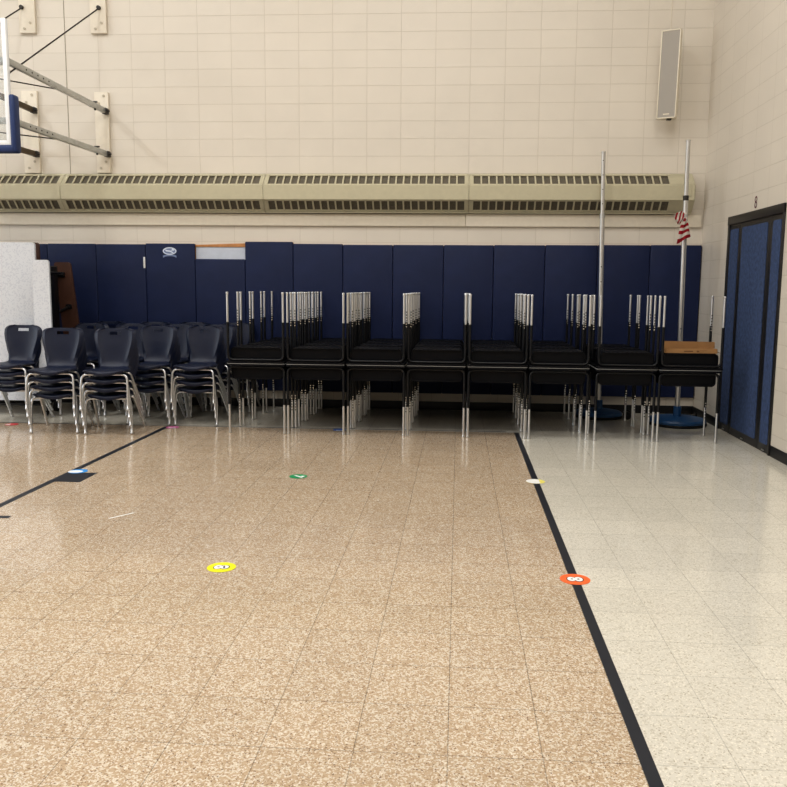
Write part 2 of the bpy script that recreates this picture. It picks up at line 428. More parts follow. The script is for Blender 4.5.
for i in range(14):
    x0, x1 = xs[i], xs[i+1]; w = x1-x0; zb = .205
    t = empty('wall_pad', ((x0+x1)/2, D, zb)); tag(t, plab[i], 'wall pad', 'navy wall pads along the back wall')
    b = bmesh.new(); box(b, -w/2+.004, w/2-.004, -.018, -.001, 0, (1.80 if i == 4 else tops[i]-.004)-zb)
    fin(b, 'backing_board', M['wood'], t)
    b = bmesh.new(); box(b, -w/2+.0015, w/2-.0015, -.055, -.0185, 0, tops[i]-zb, .012, 3)
    pc = fin(b, 'vinyl_cover', M['pad'], t)
    if i == 4:
        b = bmesh.new(); box(b, -w/2+.004, w/2-.004, -.012, -.001, 1.801-zb, 1.966-zb); 
        o = fin(b, 'bare_backing', M['board_pale'], t); o['label'] = 'pale blue bare backing strip'
        b = bmesh.new(); extr(b, [(-w/2+.002, 1.968-zb), (w/2-.002, 1.968-zb), (w/2-.002, 2.012-zb), (-w/2+.002, 1.990-zb)], 'y', -.022, -.001)
        o = fin(b, 'wood_strip', M['wood'], t); o['label'] = 'raw orange wood strip'
    if i == 3:
        cx, cz = -3.549+3.545-.0, 1.912-zb
        b = bmesh.new()
        def ring(bm, rx, rz, w_, y, mi):
            n = 36; A = []; B = []
            for k in range(n):
                a = 2*PI*k/n; A.append(bm.verts.new((cx+rx*math.cos(a), y, cz+rz*math.sin(a)))); B.append(bm.verts.new((cx+(rx-w_)*math.cos(a), y, cz+(rz-w_)*math.sin(a))))
            for k in range(n):
                f = bm.faces.new((A[k], A[(k+1) % n], B[(k+1) % n], B[k])); f.material_index = mi
        def poly(bm, pts, y, mi):
            f = bm.faces.new([bm.verts.new((cx+p[0], y, cz+p[1])) for p in pts]); f.material_index = mi
        Y = -.0562
        poly(b, [(.076*math.cos(2*PI*k/30), .036*math.sin(2*PI*k/30)) for k in range(30)], Y, 1)
        ring(b, .086, .046, .013, Y-.0004, 0)
        poly(b, [(-.062, .022), (-.03, .012), (.01, .006), (.05, -.018), (.04, -.026), (0, -.010), (-.045, -.006)], Y-.0006, 0)
        poly(b, [(.02, .004), (.03, .028), (.058, .022), (.060, .006)], Y-.0006, 0)
        # ribbon under the oval
        up = [(-.078+.156*k/12, -.052-.010*math.sin(PI*k/12)*-1-.012) for k in range(13)]
        poly(b, [(p[0], p[1]+.012) for p in up]+[(p[0], p[1]-.008) for p in up[::-1]], Y-.0002, 1)
        poly(b, [(-.085, -.058), (-.060, -.050), (-.056, -.068), (-.084, -.082)], Y-.0006, 1)
        poly(b, [(.085, -.058), (.060, -.050), (.056, -.068), (.084, -.082)], Y-.0006, 1)
        em = fin(b, 'emblem', [M['emblem'], M['emblem_dim']], pc, 0); em['label'] = 'white oval emblem with ribbon'
    if i == 2:
        b = bmesh.new(); box(b, -.012, .012, -.0012, 0, -.068, .068, .0004)
        o = fin(b, 'paper_strip', M['tape_white'], pc); o.location = (w/2-.016, -.0555, 1.77-zb); o['label'] = 'small white upright paper strip'

# ------------------------------------------------------------------ wall speaker
t = empty('wall_speaker', (2.375, D, 3.90)); tag(t, 'tall narrow grey loudspeaker mounted high on the back wall near the corner', 'speaker')
R = Matrix.Translation((-.03, -.205, 0)) @ Matrix.Rotation(math.radians(-29), 4, 'Z') @ Matrix.Rotation(math.radians(1.6), 4, 'Y') @ Matrix.Rotation(math.radians(2.0), 4, 'X')
hw, hh = .108, .475
b = bmesh.new(); extr(b, [(-hw, -.06), (hw, -.06), (hw-.015, .05), (-hw+.015, .05)], 'z', -hh, hh)
o = fin(b, 'case', M['spk_white'], t, 20); o.matrix_local = R
b = bmesh.new()
for a in ((-hw, -hw+.012, -hh, hh), (hw-.012, hw, -hh, hh), (-hw, hw, hh-.012, hh), (-hw, hw, -hh, -hh+.012)): box(b, a[0], a[1], -.072, -.0605, a[2], a[3], .002)
o = fin(b, 'bezel', M['spk_white'], t); o.matrix_local = R
b = bmesh.new(); box(b, -hw+.0125, hw-.0125, -.067, -.0605, -hh+.0125, hh-.0125)
g = fin(b, 'grille', M['spk_grille'], t, 0); g.matrix_local = R; g['label'] = 'grey mesh grille'
b = bmesh.new(); box(b, -.035, .035, -.0685, -.0672, -hh+.040, -hh+.052); box(b, -.028, .022, -.0690, -.0684, -hh+.043, -hh+.049)
fin(b, 'badge', M['spk_white'], g, 0)
b = bmesh.new(); tube(b, [(-.02, -.19, -.30), (0, -.08, -.30), (0, -.001, -.30)], .014); tube(b, [(-.02, -.19, .30), (0, -.08, .30), (0, -.001, .30)], .014)
box(b, -.05, .05, -.012, -.001, -.36, .36, .003)
fin(b, 'bracket', M['spk_white'], t)
b = bmesh.new(); box(b, -.05, .0, -.24, -.19, -hh-.018, -hh-.001, .004)
fin(b, 'connector', M['dark_steel'], t)
b = bmesh.new(); tube(b, [(0, -.02, .36), (0, -.006, .6), (0, -.006, ZC-3.92)], .004, 6)
fin(b, 'cable', M['cream'], t)

# ------------------------------------------------------------------ basketball backboard on its wall frame
t = empty('basketball_backboard', (-5.4, D, 3.3)); tag(t, 'glass basketball backboard with navy edge pad held off the wall by steel arms', 'backboard')
inv = Matrix.Translation((5.4, -D, -3.3))
def bpart(name, bm, m, par=None, sm=35, label=None):
    o = fin(bm, name, m, par or t, sm)
    if not par: o.matrix_parent_inverse = inv
    if label: o['label'] = label
    return o
bx1, bx0, bz0, bz1 = -4.492, -6.32, 2.872, 4.085
b = bmesh.new(); box(b, bx0+.03, bx1-.03, 8.015, 8.027, bz0+.03, bz1-.03); bpart('glass_panel', b, M['glass'], sm=0, label='clear glass panel')
b = bmesh.new()
box(b, bx1-.045, bx1, 8.0, 8.05, bz0, bz1, .006); box(b, bx0, bx0+.045, 8.0, 8.05, bz0, bz1, .006)
box(b, bx0+.0455, bx1-.0455, 8.0, 8.05, bz1-.045, bz1, .006); box(b, bx0+.0455, bx1-.0455, 8.0, 8.05, bz0, bz0+.045, .006)
bpart('edge_frame', b, M['white_alu'], label='white metal edge frame')
b = bmesh.new()
box(b, bx1+.001, bx1+.055, 7.985, 8.10, bz0-.072, bz0+.49, .022, 3); box(b, bx0-.055, bx0-.001, 7.985, 8.10, bz0-.072, bz0+.49, .022, 3)
box(b, bx0-.05, bx1+.05, 7.985, 8.10, bz0-.072, bz0-.001, .022, 3)
bpart('edge_pad', b, M['pad_navy'], label='navy padded cover along the lower edge')
# wall boards
for x0, x1, z0, z1 in ((-4.433, -4.262, 2.848, 3.80), (-5.345, -5.148, 2.848, 3.82), (-4.447, -4.250, 4.475, 5.3), (-5.325, -5.125, 4.488, 5.3)):
    b = bmesh.new(); box(b, x0, x1, D-.045, D-.001, z0, z1, .006)
    w = bpart('wall_board', b, M['cream'])
    for fx, fz in ((.32, .06), (.70, .14), (.32, .86), (.70, .95)):
        b = bmesh.new(); tube(b, [(x0+(x1-x0)*fx, D-.0445, z0+(z1-z0)*fz), (x0+(x1-x0)*fx, D-.054, z0+(z1-z0)*fz)], .015, 8)
        o = fin(b, 'bolt', M['bolt'], w)
def beam(A, B, wd, ht, m, nholes=0):
    A, B = Vector(A), Vector(B); d = (B-A); L = d.length; y = d.normalized(); z = Vector((0, 0, 1)); x = y.cross(z).normalized(); z = x.cross(y)
    Mx = Matrix((x, y, z)).transposed().to_4x4(); Mx.translation = A
    bm = bmesh.new(); box(bm, -wd/2, wd/2, 0, L, -ht/2, ht/2, .004, mtx=Mx)
    for k in range(nholes):
        p = Mx @ Vector((-wd/2+.002, L-.25-.09*k, 0)); q = Mx @ Vector((-wd/2-.0015, L-.25-.09*k, 0)); tube(bm, [p, q], .009, 8, 1)
    return bm
SR = [((-4.279, 9.755, 3.565), (-4.527, 8.075, 3.694)), ((-4.274, 9.755, 3.063), (-4.510, 8.075, 3.118))]
SL = [((-5.172, 9.755, 3.581), (-5.45, 8.075, 3.705)), ((-5.167, 9.755, 3.065), (-5.44, 8.075, 3.120))]
for (A, B) in SR: 
    s = bpart('support_arm', beam(A, B, .045, .062, M['steel'], 5), [M['steel'], M['hole']])
    b = bmesh.new(); p = Vector(A)*.87+Vector(B)*.13; tube(b, [p+Vector((0, 0, .05)), p+Vector((0, 0, -.05))], .012, 8); tube(b, [p+Vector((-.03, 0, .045)), p+Vector((.03, 0, .045))], .010, 8)
    fin(b, 'clamp_bolt', M['dark_steel'], s)
for (A, B) in SL: bpart('support_arm', beam(A, B, .045, .062, M['steel_shade'], 0), [M['steel_shade'], M['hole']], label='support arm with its shade painted in brown')
for A in (SR[0][0], SR[1][0], SL[0][0], SL[1][0]):
    b = bmesh.new(); box(b, A[0]-.028, A[0]+.028, 9.71, D-.0455, A[2]-.034, A[2]+.034, .006); tube(b, [(A[0]-.045, 9.74, A[2]), (A[0]+.05, 9.74, A[2])], .014, 8)
    bpart('wall_hinge', b, M['dark_steel'])
for A, B in (((-4.33, D-.046, 4.76), (-4.527, 8.075, 3.575)), ((-5.277, D-.046, 4.778), (-5.45, 8.075, 3.59))):
    b = bmesh.new(); tube(b, [A, B], .0085, 8); tube(b, [(A[0], A[1], A[2]), (A[0], A[1]-.03, A[2])], .024, 8)
    bpart('stay_rod', b, M['dark_steel'])
for A, B in (((-4.40, 8.94, 3.620), (-5.42, 8.20, 3.685)), ((-4.395, 8.94, 3.085), (-5.41, 8.20, 3.110))):
    b = bmesh.new(); tube(b, [A, B], .007, 8); bpart('brace_rod', b, M['dark_steel'])
b = bmesh.new()
box(b, -5.47, -4.51, 8.052, 8.09, 3.66, 3.73, .004); box(b, -5.47, -4.51, 8.052, 8.09, 3.09, 3.15, .004)
bpart('back_rail', b, M['steel'])

# ------------------------------------------------------------------ folded lunch table
t = empty('folding_lunch_table', (-5.4, 9.0, 0)); tag(t, 'folded white speckled lunch table with benches standing upright at far left', 'table')
inv = Matrix.Translation((5.4, -9.0, 0))
def fpart(name, bm, m, par=None, label=None):
    o = fin(bm, name, m, par or t)
    if not par: o.matrix_parent_inverse = inv
    if label: o['label'] = label
    return o
b = bmesh.new(); extr(b, rrect(-6.3, -4.735, .172, 1.955, .03), 'y', 8.80, 8.832); fpart('tabletop', b, M['table_white'], label='white speckled tabletop standing on edge')
b = bmesh.new(); extr(b, rrect(-6.3, -4.90, .172, 1.975, .03), 'y', 9.20, 9.232); fpart('tabletop', b, M['brown'], label='brown tabletop underside')
b = bmesh.new(); extr(b, rrect(-4.668, -4.475, .50, 1.757, .03), 'y', 8.60, 8.628); w = fpart('bench', b, M['table_white'], label='narrow white speckled bench board')
b = bmesh.new(); extr(b, [(p[0]+.10*(1.745-p[1]), p[1]) for p in rrect(-4.735, -4.535, .45, 1.752, .035)], 'y', 9.215, 9.243)
br = fpart('bench', b, M['brown'], label='brown bench underside leaning to the right')
b = bmesh.new(); box(b, -4.682, -4.600, 9.19, 9.2145, 1.575, 1.635, .006); tube(b, [(-4.72, 9.185, 1.60), (-4.600, 9.18, 1.60)], .014)
box(b, -4.600, -4.535, 9.19, 9.2145, 1.205, 1.262, .006); tube(b, fillet([(-4.74, 9.13, 1.15), (-4.66, 9.16, 1.175), (-4.555, 9.19, 1.235)], .05), .017)
fpart('hinge_bracket', b, M['black_tube'])
b = bmesh.new()
tube(b, [(-4.70, 8.86, .12), (-4.70, 8.95, 1.55)], .016); tube(b, [(-4.76, 9.17, .12), (-4.68, 9.08, 1.55)], .016)
tube(b, [(-4.71, 8.90, 1.62), (-4.50, 8.90, 1.62), (-4.50, 8.66, 1.62)], .014); tube(b, [(-4.71, 8.90, .78), (-4.50, 8.90, .78), (-4.50, 8.66, .78)], .014)
tube(b, [(-6.0, 8.86, .12), (-6.0, 8.95, 1.55)], .016); tube(b, [(-6.0, 9.17, .12), (-6.0, 9.08, 1.55)], .016)
tube(b, [(-6.2, 8.88, .12), (-4.66, 8.88, .12)], .02); tube(b, [(-6.2, 9.14, .12), (-4.72, 9.14, .12)], .02)
box(b, -6.1, -4.64, 8.96, 9.06, .9, 1.0, .01); box(b, -4.70, -4.628, 8.90, 9.10, .55, 1.70, .01)
fpart('frame', b, M['black_tube'], label='black steel folding frame')
for x, y in ((-4.69, 8.80), (-4.74, 9.14), (-6.1, 8.80), (-6.1, 9.14)):
    b = bmesh.new(); tube(b, [(x-.016, y, .052), (x+.016, y, .052)], .051, 18); box(b, x-.022, x+.022, y-.02, y+.02, .06, .125, .004)
    fpart('caster', b, M['rubber'])

# ------------------------------------------------------------------ student desks
def make_desk():
    t = empty('student_desk'); t['category'] = 'desk'; t['group'] = 'black student desks stacked face to face'
    b = bmesh.new(); extr(b, rrect(-.296, .296, -.2225, .2225, .018, 3), 'z', .694, .7143)
    tt = fin(b, 'tabletop', M['black_plastic'], t)
    b = bmesh.new(); extr(b, rrect(-.296, .296, -.2225, .2225, .018, 3), 'z', .7145, .7168)
    o = fin(b, 'laminate_surface', M['laminate'], tt); o['label'] = 'pale grey laminate face'
    # book box: a tray open to the front
    b = bmesh.new()
    R_ = .04; w = .262; z0, z1 = .556, .690
    out = [(-w, z1), (-w, z0+R_)]+[(-w+R_-R_*math.cos(a*PI/12), z0+R_-R_*math.sin(a*PI/12)) for a in range(1, 7)]
    out += [(w-R_+R_*math.sin(a*PI/12), z0+R_-R_*math.cos(a*PI/12)) for a in range(0, 7)]+[(w, z1)]
    k = .006
    inn = [(p[0]*(w-k)/w, min(z1, p[1]+k*(1 if p[1] < z1-.001 else 0))) for p in out]
    extr(b, out+inn[::-1], 'y', -.165, .158)
    extr(b, out, 'y', .1582, .164)
    extr(b, [(p[0]*.975, z1+(p[1]-z1)*.95) for p in out], 'y', -.150, -.146)
    for q in range(-5, 6): box(b, q*.045-.006, q*.045+.006, -.15, .15, z0-.003, z0+.001)
    box(b, -w+.03, w-.03, -.172, -.1655, z0-.002, z0+.012, .003)
    bb = fin(b, 'book_box', M['black_plastic'], t, 40)
    zt, r = .681, .0135
    for s in (-1, 1):
        y = s*.190
        b = bmesh.new()
        tube(b, fillet([(-.2825, y, .30), (-.2825, y, zt), (.2825, y, zt), (.2825, y, .30)], .055, 6), r, 10)
        for sx in (-1, 1):
            for z in (.318, .345):
                tube(b, [(sx*.2825, y-s*.0125, z), (sx*.2825, y-s*.0142, z)], .0075, 8, 1)
        fr = fin(b, 'leg_frame', [M['black_tube'], M['silver_hole']], t, 50)
        for sx in (-1, 1):
            b = bmesh.new()
            tube(b, [(sx*.2825, y, .016), (sx*.2825, y, .306)], .0118, 10)
            for z in (.195, .225, .255, .285):
                tube(b, [(sx*.2825, y-s*.0108, z), (sx*.2825, y-s*.0124, z)], .0068, 8, 1)
            lg = fin(b, 'leg', [M['satin'], M['hole']], fr, 50); lg['label'] = 'satin chrome leg insert'
            b = bmesh.new(); lathe(b, [(.0125, 0), (.0138, .004), (.0138, .020), (.012, .024)], (sx*.2825, y, 0), 10)
            fin(b, 'glide', M['satin'], lg, 30)
    return t
proto = make_desk(); first = True
ORD = ['leftmost', 'second', 'third', 'fourth', 'fifth', 'sixth', 'seventh', 'eighth and rightmost']
ROW = ['front row', 'second row back', 'third row back', 'rear row by pads']
cxs = [-2.027, -1.426, -.8165, -.214, .395, 1.007, 1.651, 2.2585]
coff = [.0, .0, .015, .028, .018, .008, -.008, -.02]
rows = [4, 4, 4, 4, 4, 4, 3, 1]
for c in range(8):
    for k in range(rows[c]):
        x = cxs[c]+[.017, .016, .010, .006, .003, .002, -.004, 0][c]*k+random.uniform(-.004, .004)
        y = 8.160+.4525*k+coff[c]*(1-k*.2)
        a = random.uniform(-.004, .004)
        colw = ORD[c]+' column' if c in (0, 7) else ORD[c]+' column from the left'
        lo = 'black student desk standing upright, %s, %s' % (colw, ROW[k])
        hi = 'upturned black desk, legs in the air, %s, %s' % (colw, ROW[k])
        if first:
            proto.location = (x, y, 0); proto.rotation_euler = (0, 0, a); proto['label'] = lo; first = False
        else: dup(proto, (x, y, 0), (0, 0, a), lo)
        dup(proto, (x+random.uniform(-.004, .004)+(.010 if c in (6, 7) else -.006 if c == 0 else 0), y, 1.4342), (0, PI, random.uniform(-.004, .004)), hi)

# ------------------------------------------------------------------ plastic chairs
def catmull(P, n):
    out = []; m = len(P)
    for i in range(m-1):
        p0, p1, p2, p3 = P[max(i-1, 0)], P[i], P[i+1], P[min(i+2, m-1)]
        for k in range(n):
            t = k/n
            out.append([.5*((2*b_)+(-a_+c_)*t+(2*a_-5*b_+4*c_-d_)*t*t+(-a_+3*b_-3*c_+d_)*t**3) for a_, b_, c_, d_ in zip(p0, p1, p2, p3)])
    out.append(list(P[-1])); return out
def make_chair():
    t = empty('school_chair'); t['category'] = 'chair'; t['group'] = 'navy plastic school chairs in stacks'
    # y, z, half width, edge forward (back), edge up (seat)
    ST = [(-.240, .346, .160, -.030, .034), (-.243, .368, .186, -.030, .030), (-.226, .391, .204, -.016, .018), (-.15, .400, .212, 0, .010), (-.05, .396, .206, 0, .010),
          (.05, .388, .194, 0, .014), (.12, .389, .170, .004, .016), (.160, .404, .142, .012, .016), (.184, .44, .146, .024, .008), (.197, .49, .156, .030, 0),
          (.208, .55, .177, .034, 0), (.219, .62, .198, .036, 0), (.230, .68, .210, .036, 0), (.236, .715, .212, .034, 0), (.242, .750, .209, .030, 0),
          (.246, .775, .193, .024, 0), (.2485, .788, .168, .018, 0), (.250, .793, .135, .012, 0)]
    P = catmull(ST, 3)
    U = [-1, -.97, -.90, -.82, -.72, -.58, -.42, -.28, -.14, 0, .14, .28, .42, .58, .72, .82, .90, .97, 1]
    b = bmesh.new(); G = []
    for y, z, w, ef, eu in P:
        row = []
        for u in U:
            e = u*u; fl = max(0., (abs(u)-.80)/.20)
            isb = min(1., max(0., (z-.42)/.10))
            yy = y-ef*e+isb*(.030*fl**2-.010*math.exp(-((abs(u)-.80)/.07)**2))
            zz = z+eu*e-(1-isb)*.016*fl**2
            row.append(b.verts.new((u*w, yy, zz)))
        G.append(row)
    for i in range(len(P)-1):
        for j in range(len(U)-1):
            zc = (P[i][1]+P[i+1][1])/2; uc = (U[j]+U[j+1])/2*(P[i][2])
            if .722 < zc < .757 and abs(uc) < .058 and P[i][0] > .2: continue
            b.faces.new((G[i][j], G[i][j+1], G[i+1][j+1], G[i+1][j]))
    bmesh.ops.recalc_face_normals(b, faces=b.faces)
    bmesh.ops.solidify(b, geom=list(b.faces), thickness=.006)
    sh = fin(b, 'seat_shell', M['chair'], t, 50); sh['label'] = 'navy plastic shell with a hand hole'
    r = .0118
    for nm, pts, feet in (('front', [(-.228, -.222, .02), (-.227, -.200, .26), (-.215, -.184, .358), (.215, -.184, .358), (.227, -.200, .26), (.228, -.222, .02)], None),
                          ('rear', [(-.236, .250, .02), (-.205, -.008, .352), (-.150, -.026, .368), (.150, -.026, .368), (.205, -.008, .352), (.236, .250, .02)], None)):
        b = bmesh.new(); tube(b, fillet(pts, .075 if nm == 'front' else .05, 6), r, 10)
        if nm == 'front': tube(b, [(-.12, -.184, .360), (-.12, -.026, .370)], .008, 8); tube(b, [(.12, -.184, .360), (.12, -.026, .370)], .008, 8)
        fr = fin(b, 'leg_frame', M['chrome'], t, 50)
        for s in (0, -1):
            A = Vector(pts[s]); B = Vector(pts[1 if s == 0 else -2]); d = (B-A).normalized()
            b = bmesh.new()
            q = A-d*(.016/d.z)
            pr = [(.002, .0140), (.006, .0150), (.018, .0150), (.021, .0126), (.064, .0126), (.066, .0150), (.076, .0150), (.078, .0122), (.110, .0122), (.112, .0145), (.122, .0145)]
            tube(b, [q+d*z for z, _ in pr], [w for _, w in pr], 10)
            fin(b, 'foot', M['chrome'], fr, 40)
    return t
cp = make_chair(); first = True
LV = ['bottom', 'third from the top', 'second from the top', 'topmost']
stacks = [(-4.08, 7.965, 8., 'of the second stack from the left, front row'), (-3.520, 7.968, 8., 'of the middle stack of five, front row'),
          (-3.312, 8.575, 0., 'of the fourth stack from the left, front row'), (-2.792, 8.575, 0., 'of the front stack beside the desks'),
          (-4.785, 8.445, 2., 'of the leftmost stack, before the folded table'),
          (-4.315, 9.075, 0., 'of the leftmost stack, middle row'), (-3.80, 9.075, 3., 'of the second stack, middle row'),
          (-3.275, 9.075, -2., 'of the third stack, middle row'), (-2.79, 9.075, 0., 'of the rightmost stack, middle row'),
          (-4.30, 9.560, 0., 'of the leftmost stack, back row'), (-3.725, 9.560, 0., 'of the second stack, back row'),
          (-3.235, 9.560, 2., 'of the third stack, back row'), (-2.70, 9.560, 0., 'of the rightmost stack, back row')]
for x, y, rz, where in stacks:
    for k in range(4):
        a = math.radians(rz+(random.uniform(-.8, .8) if k else 0)); s = .030*k
        loc = (x+math.sin(a)*s+random.uniform(-.002, .002), y-math.cos(a)*s, .084*k)
        lab = 'navy plastic chair, %s %s' % (LV[k], where)
        if first: cp.location = loc; cp.rotation_euler = (0, 0, a); cp['label'] = lab; first = False
        else: dup(cp, loc, (0, 0, a), lab)

# ------------------------------------------------------------------ net poles, flag, carton
def pole(x, y, lean, z1, zj, label, ang, rb, nh):
    t = empty('net_pole', (x, y, 0)); tag(t, label, 'pole', 'net poles on round blue bases')
    b = bmesh.new(); lathe(b, [(rb-.018, 0), (rb-.003, .012), (rb, .052), (rb-.018, .072), (rb-.09, .086), (.10, .092), (.05, .094), (.045, .094)], seg=40)
    bs = fin(b, 'base', M['base_blue'], t, 30); bs['label'] = 'round blue weighted base'
    b = bmesh.new(); lathe(b, [(rb, .004), (rb+.005, .010), (rb+.005, .026), (rb, .032)], seg=40); fin(b, 'rim', M['rubber'], bs, 30)
    b = bmesh.new(); lathe(b, [(.043, .0945), (.043, .20), (.036, .205)], seg=16); fin(b, 'collar', M['base_blue'], t, 30)
    def at(z): return (lean*z/3, 0, z)
    b = bmesh.new(); tube(b, [at(.2055), at(zj)], .0275, 16)
    for k in range(nh):
        p = Vector(at(.9+.17*k)); 
        if p.z < zj-.1: tube(b, [p+Vector((-.004, -.0265, 0)), p+Vector((-.004, -.0288, 0))], .007, 8, 1)
    fin(b, 'lower_tube', [M['alu'], M['hole']], t, 40)
    b = bmesh.new(); tube(b, [at(zj-.002), at(zj+.05)], .0305, 16); fin(b, 'joint_ring', M['dark_steel'] if nh < 5 else M['steel'], t, 40)
    b = bmesh.new(); tube(b, [at(zj+.0505), at(z1-.012)], .0232, 16)
    for k in range(nh-2):
        p = Vector(at(zj+.16+.16*k))
        if p.z < z1-.05: tube(b, [p+Vector((-.004, -.0222, 0)), p+Vector((-.004, -.0245, 0))], .006, 8, 1)
    fin(b, 'upper_tube', [M['alu'], M['hole']], t, 40)
    b = bmesh.new(); tube(b, [at(z1-.0118), at(z1)], .0262, 16); fin(b, 'cap', M['alu'], t, 40)
    # transport wheels behind the base
    Rz = Matrix.Rotation(ang, 4, 'Z')
    b = bmesh.new()
    box(b, rb+.007, rb+.06, -.07, .07, .045, .075, .006, mtx=Rz); tube(b, [Rz @ Vector((rb+.055, -.12, .05)), Rz @ Vector((rb+.055, .12, .05))], .010, 8)
    wb = fin(b, 'wheel_bracket', M['dark_steel'], t)
    for s in (-1, 1):
        b = bmesh.new(); tube(b, [Rz @ Vector((rb+.055, s*.085, .0455)), Rz @ Vector((rb+.055, s*.12, .0455))], .045, 16); fin(b, 'wheel', M['rubber'], wb, 40)
    return t
pole(1.668, 9.49, -.058, 3.04, 2.30, 'bare aluminium net pole on round blue base, left of the two poles', math.radians(-12), .272, 6)
pole(2.458, 9.055, -.030, 3.088, 2.455, 'aluminium net pole with the striped flag tied to it', math.radians(60), .312, 2)

t = empty('flag', (2.43, 9.0, 2.23)); tag(t, 'small bunched red and white striped flag tied to right pole', 'flag')
def cloth(Lp, Rp, n, name, amp):
    b = bmesh.new(); V = []; m = 8
    def ev(P, s):
        q = s*(len(P)-1); i = min(int(q), len(P)-2); f = q-i
        return Vector((P[i][0]*(1-f)+P[i+1][0]*f, 0, P[i][1]*(1-f)+P[i+1][1]*f))
    for i in range(n*2+1):
        s = i/(n*2); A, B = ev(Lp, s), ev(Rp, s); row = []
        for j in range(m+1):
            f = j/m; p = A.lerp(B, f); p.y = 8.982+amp*math.sin(f*9+s*5)-.012*math.sin(PI*f); p.z += .006*math.sin(f*8+s*3)
            row.append(b.verts.new(p-Vector((2.43, 9.0, 2.23))))
        V.append(row)
    for i in range(n*2):
        for j in range(m):
            f = b.faces.new((V[i][j], V[i][j+1], V[i+1][j+1], V[i+1][j])); f.material_index = (i//2) % 2
    bmesh.ops.solidify(b, geom=list(b.faces), thickness=.002)
    return fin(b, name, [M['red'], M['white']], t, 60)
cloth([(2.405, 2.255), (2.372, 2.17), (2.355, 2.10), (2.338, 1.985)], [(2.418, 2.262), (2.452, 2.20), (2.468, 2.13), (2.488, 2.07)], 7, 'hanging_tail', .010)
cloth([(2.292, 2.285), (2.310, 2.245), (2.335, 2.205), (2.352, 2.180), (2.375, 2.21)][::-1], [(2.300, 2.300), (2.330, 2.322), (2.365, 2.335), (2.390, 2.330), (2.41, 2.30)][::-1], 6, 'folded_corner', .008)
b = bmesh.new(); tube(b, [(.0, -.0, .02), (.0, .0, .045)], .034, 14); tube(b, [(.0, 0, .075), (0, 0, .095)], .031, 14)
o = fin(b, 'tie_cord', M['white'], t); o.location = (-.003, .055, 0)

t = empty('cardboard_carton', (2.275, 8.10, .8795)); tag(t, 'open shallow brown cardboard carton on the rightmost upturned desk', 'carton')
b = bmesh.new(); zb = .0005; BK = .02
box(b, -.245, .245, -.11, BK, zb, zb+.004); 
extr(b, [(-.248, zb), (.246, zb), (.240, .046), (-.228, .046)], 'y', -.114, -.1105)
box(b, -.249, -.2455, -.11, BK, zb, .044); box(b, .2455, .249, -.11, BK, zb, .044)
box(b, -.245, .245, BK+.0005, BK+.004, zb, .044)
c = fin(b, 'tray', M['card'], t, 0)
b = bmesh.new(); extr(b, [(-.236, .0445), (.262, .0445), (.258, .106), (-.238, .110)], 'y', BK+.0005, BK+.004)
fl = fin(b, 'raised_flap', M['card'], t, 0)
b = bmesh.new()
box(b, -.07, .015, -.1148, -.1142, .014, .026); box(b, .05, .075, -.1148, -.1142, .012, .028); box(b, .08, .15, -.1148, -.1142, .026, .029); box(b, .085, .12, -.1148, -.1142, .014, .017)
fin(b, 'faded_print', M['card_dark'], c, 0)
b = bmesh.new(); box(b, -.03, .055, BK-.0003, BK+.0003, .066, .078); box(b, -.19, -.15, BK-.0003, BK+.0003, .060, .084); fin(b, 'faded_print', M['card'], fl, 0)
b = bmesh.new(); extr(b, [(.2495, .02), (.285, .002), (.285, .005), (.2495, .024)], 'y', -.08, .10); fin(b, 'side_flap', M['card'], t, 0)

# ------------------------------------------------------------------ floor tape and numbered spots
def flat(name, pts, m, z, label, cat, group=None):
    b = bmesh.new(); c = (sum(p[0] for p in pts)/len(pts), sum(p[1] for p in pts)/len(pts))
    extr(b, [(p[0]-c[0], p[1]-c[1]) for p in pts], 'z', 0, .0006)
    o = fin(b, name, m, smooth=0); o.location = (*c, z); return tag(o, label, cat, group)
flat('floor_tape', [(.597, -6), (.638, -6), (.650, 8.31), (.602, 8.31)], M['tape'], .0003, 'long black tape line between tan and cream tiles at right', 'tape')
flat('floor_tape', [(-3.108, -6), (-3.054, -6), (-3.050, 8.275), (-3.104, 8.275)], M['tape'], .0003, 'long black tape line running toward the chairs at left', 'tape')
flat('floor_tape', [(-12, 8.225), (.52, 8.345), (.52, 8.368), (-12, 8.248)], M['tape'], .0010, 'thin dark tape line along the front legs of the desks', 'tape')
flat('floor_tape', [(-3.053, 5.80), (-2.853, 5.80), (-2.853, 6.115), (-3.053, 6.09)], M['tape'], .0003, 'black square tape patch beside the left tape line', 'tape')
flat('floor_tape', [(-3.052, 4.83), (-2.857, 4.83), (-2.868, 4.882), (-3.052, 4.882)], M['tape'], .0003, 'short black tape piece at the left edge of the photo', 'tape')
flat('floor_tape', [(-2.226, 4.890), (-2.212, 4.886), (-2.106, 5.028), (-2.122, 5.032)], M['tape_white'], .0003, 'short slanted white tape strip on tan floor', 'tape')
flat('floor_tape', [(.53, 8.33), (.66, 8.338), (.66, 8.382), (.53, 8.374)], M['tape_grey'], .0018, 'small grey tape piece at far end of the right tape line', 'tape')

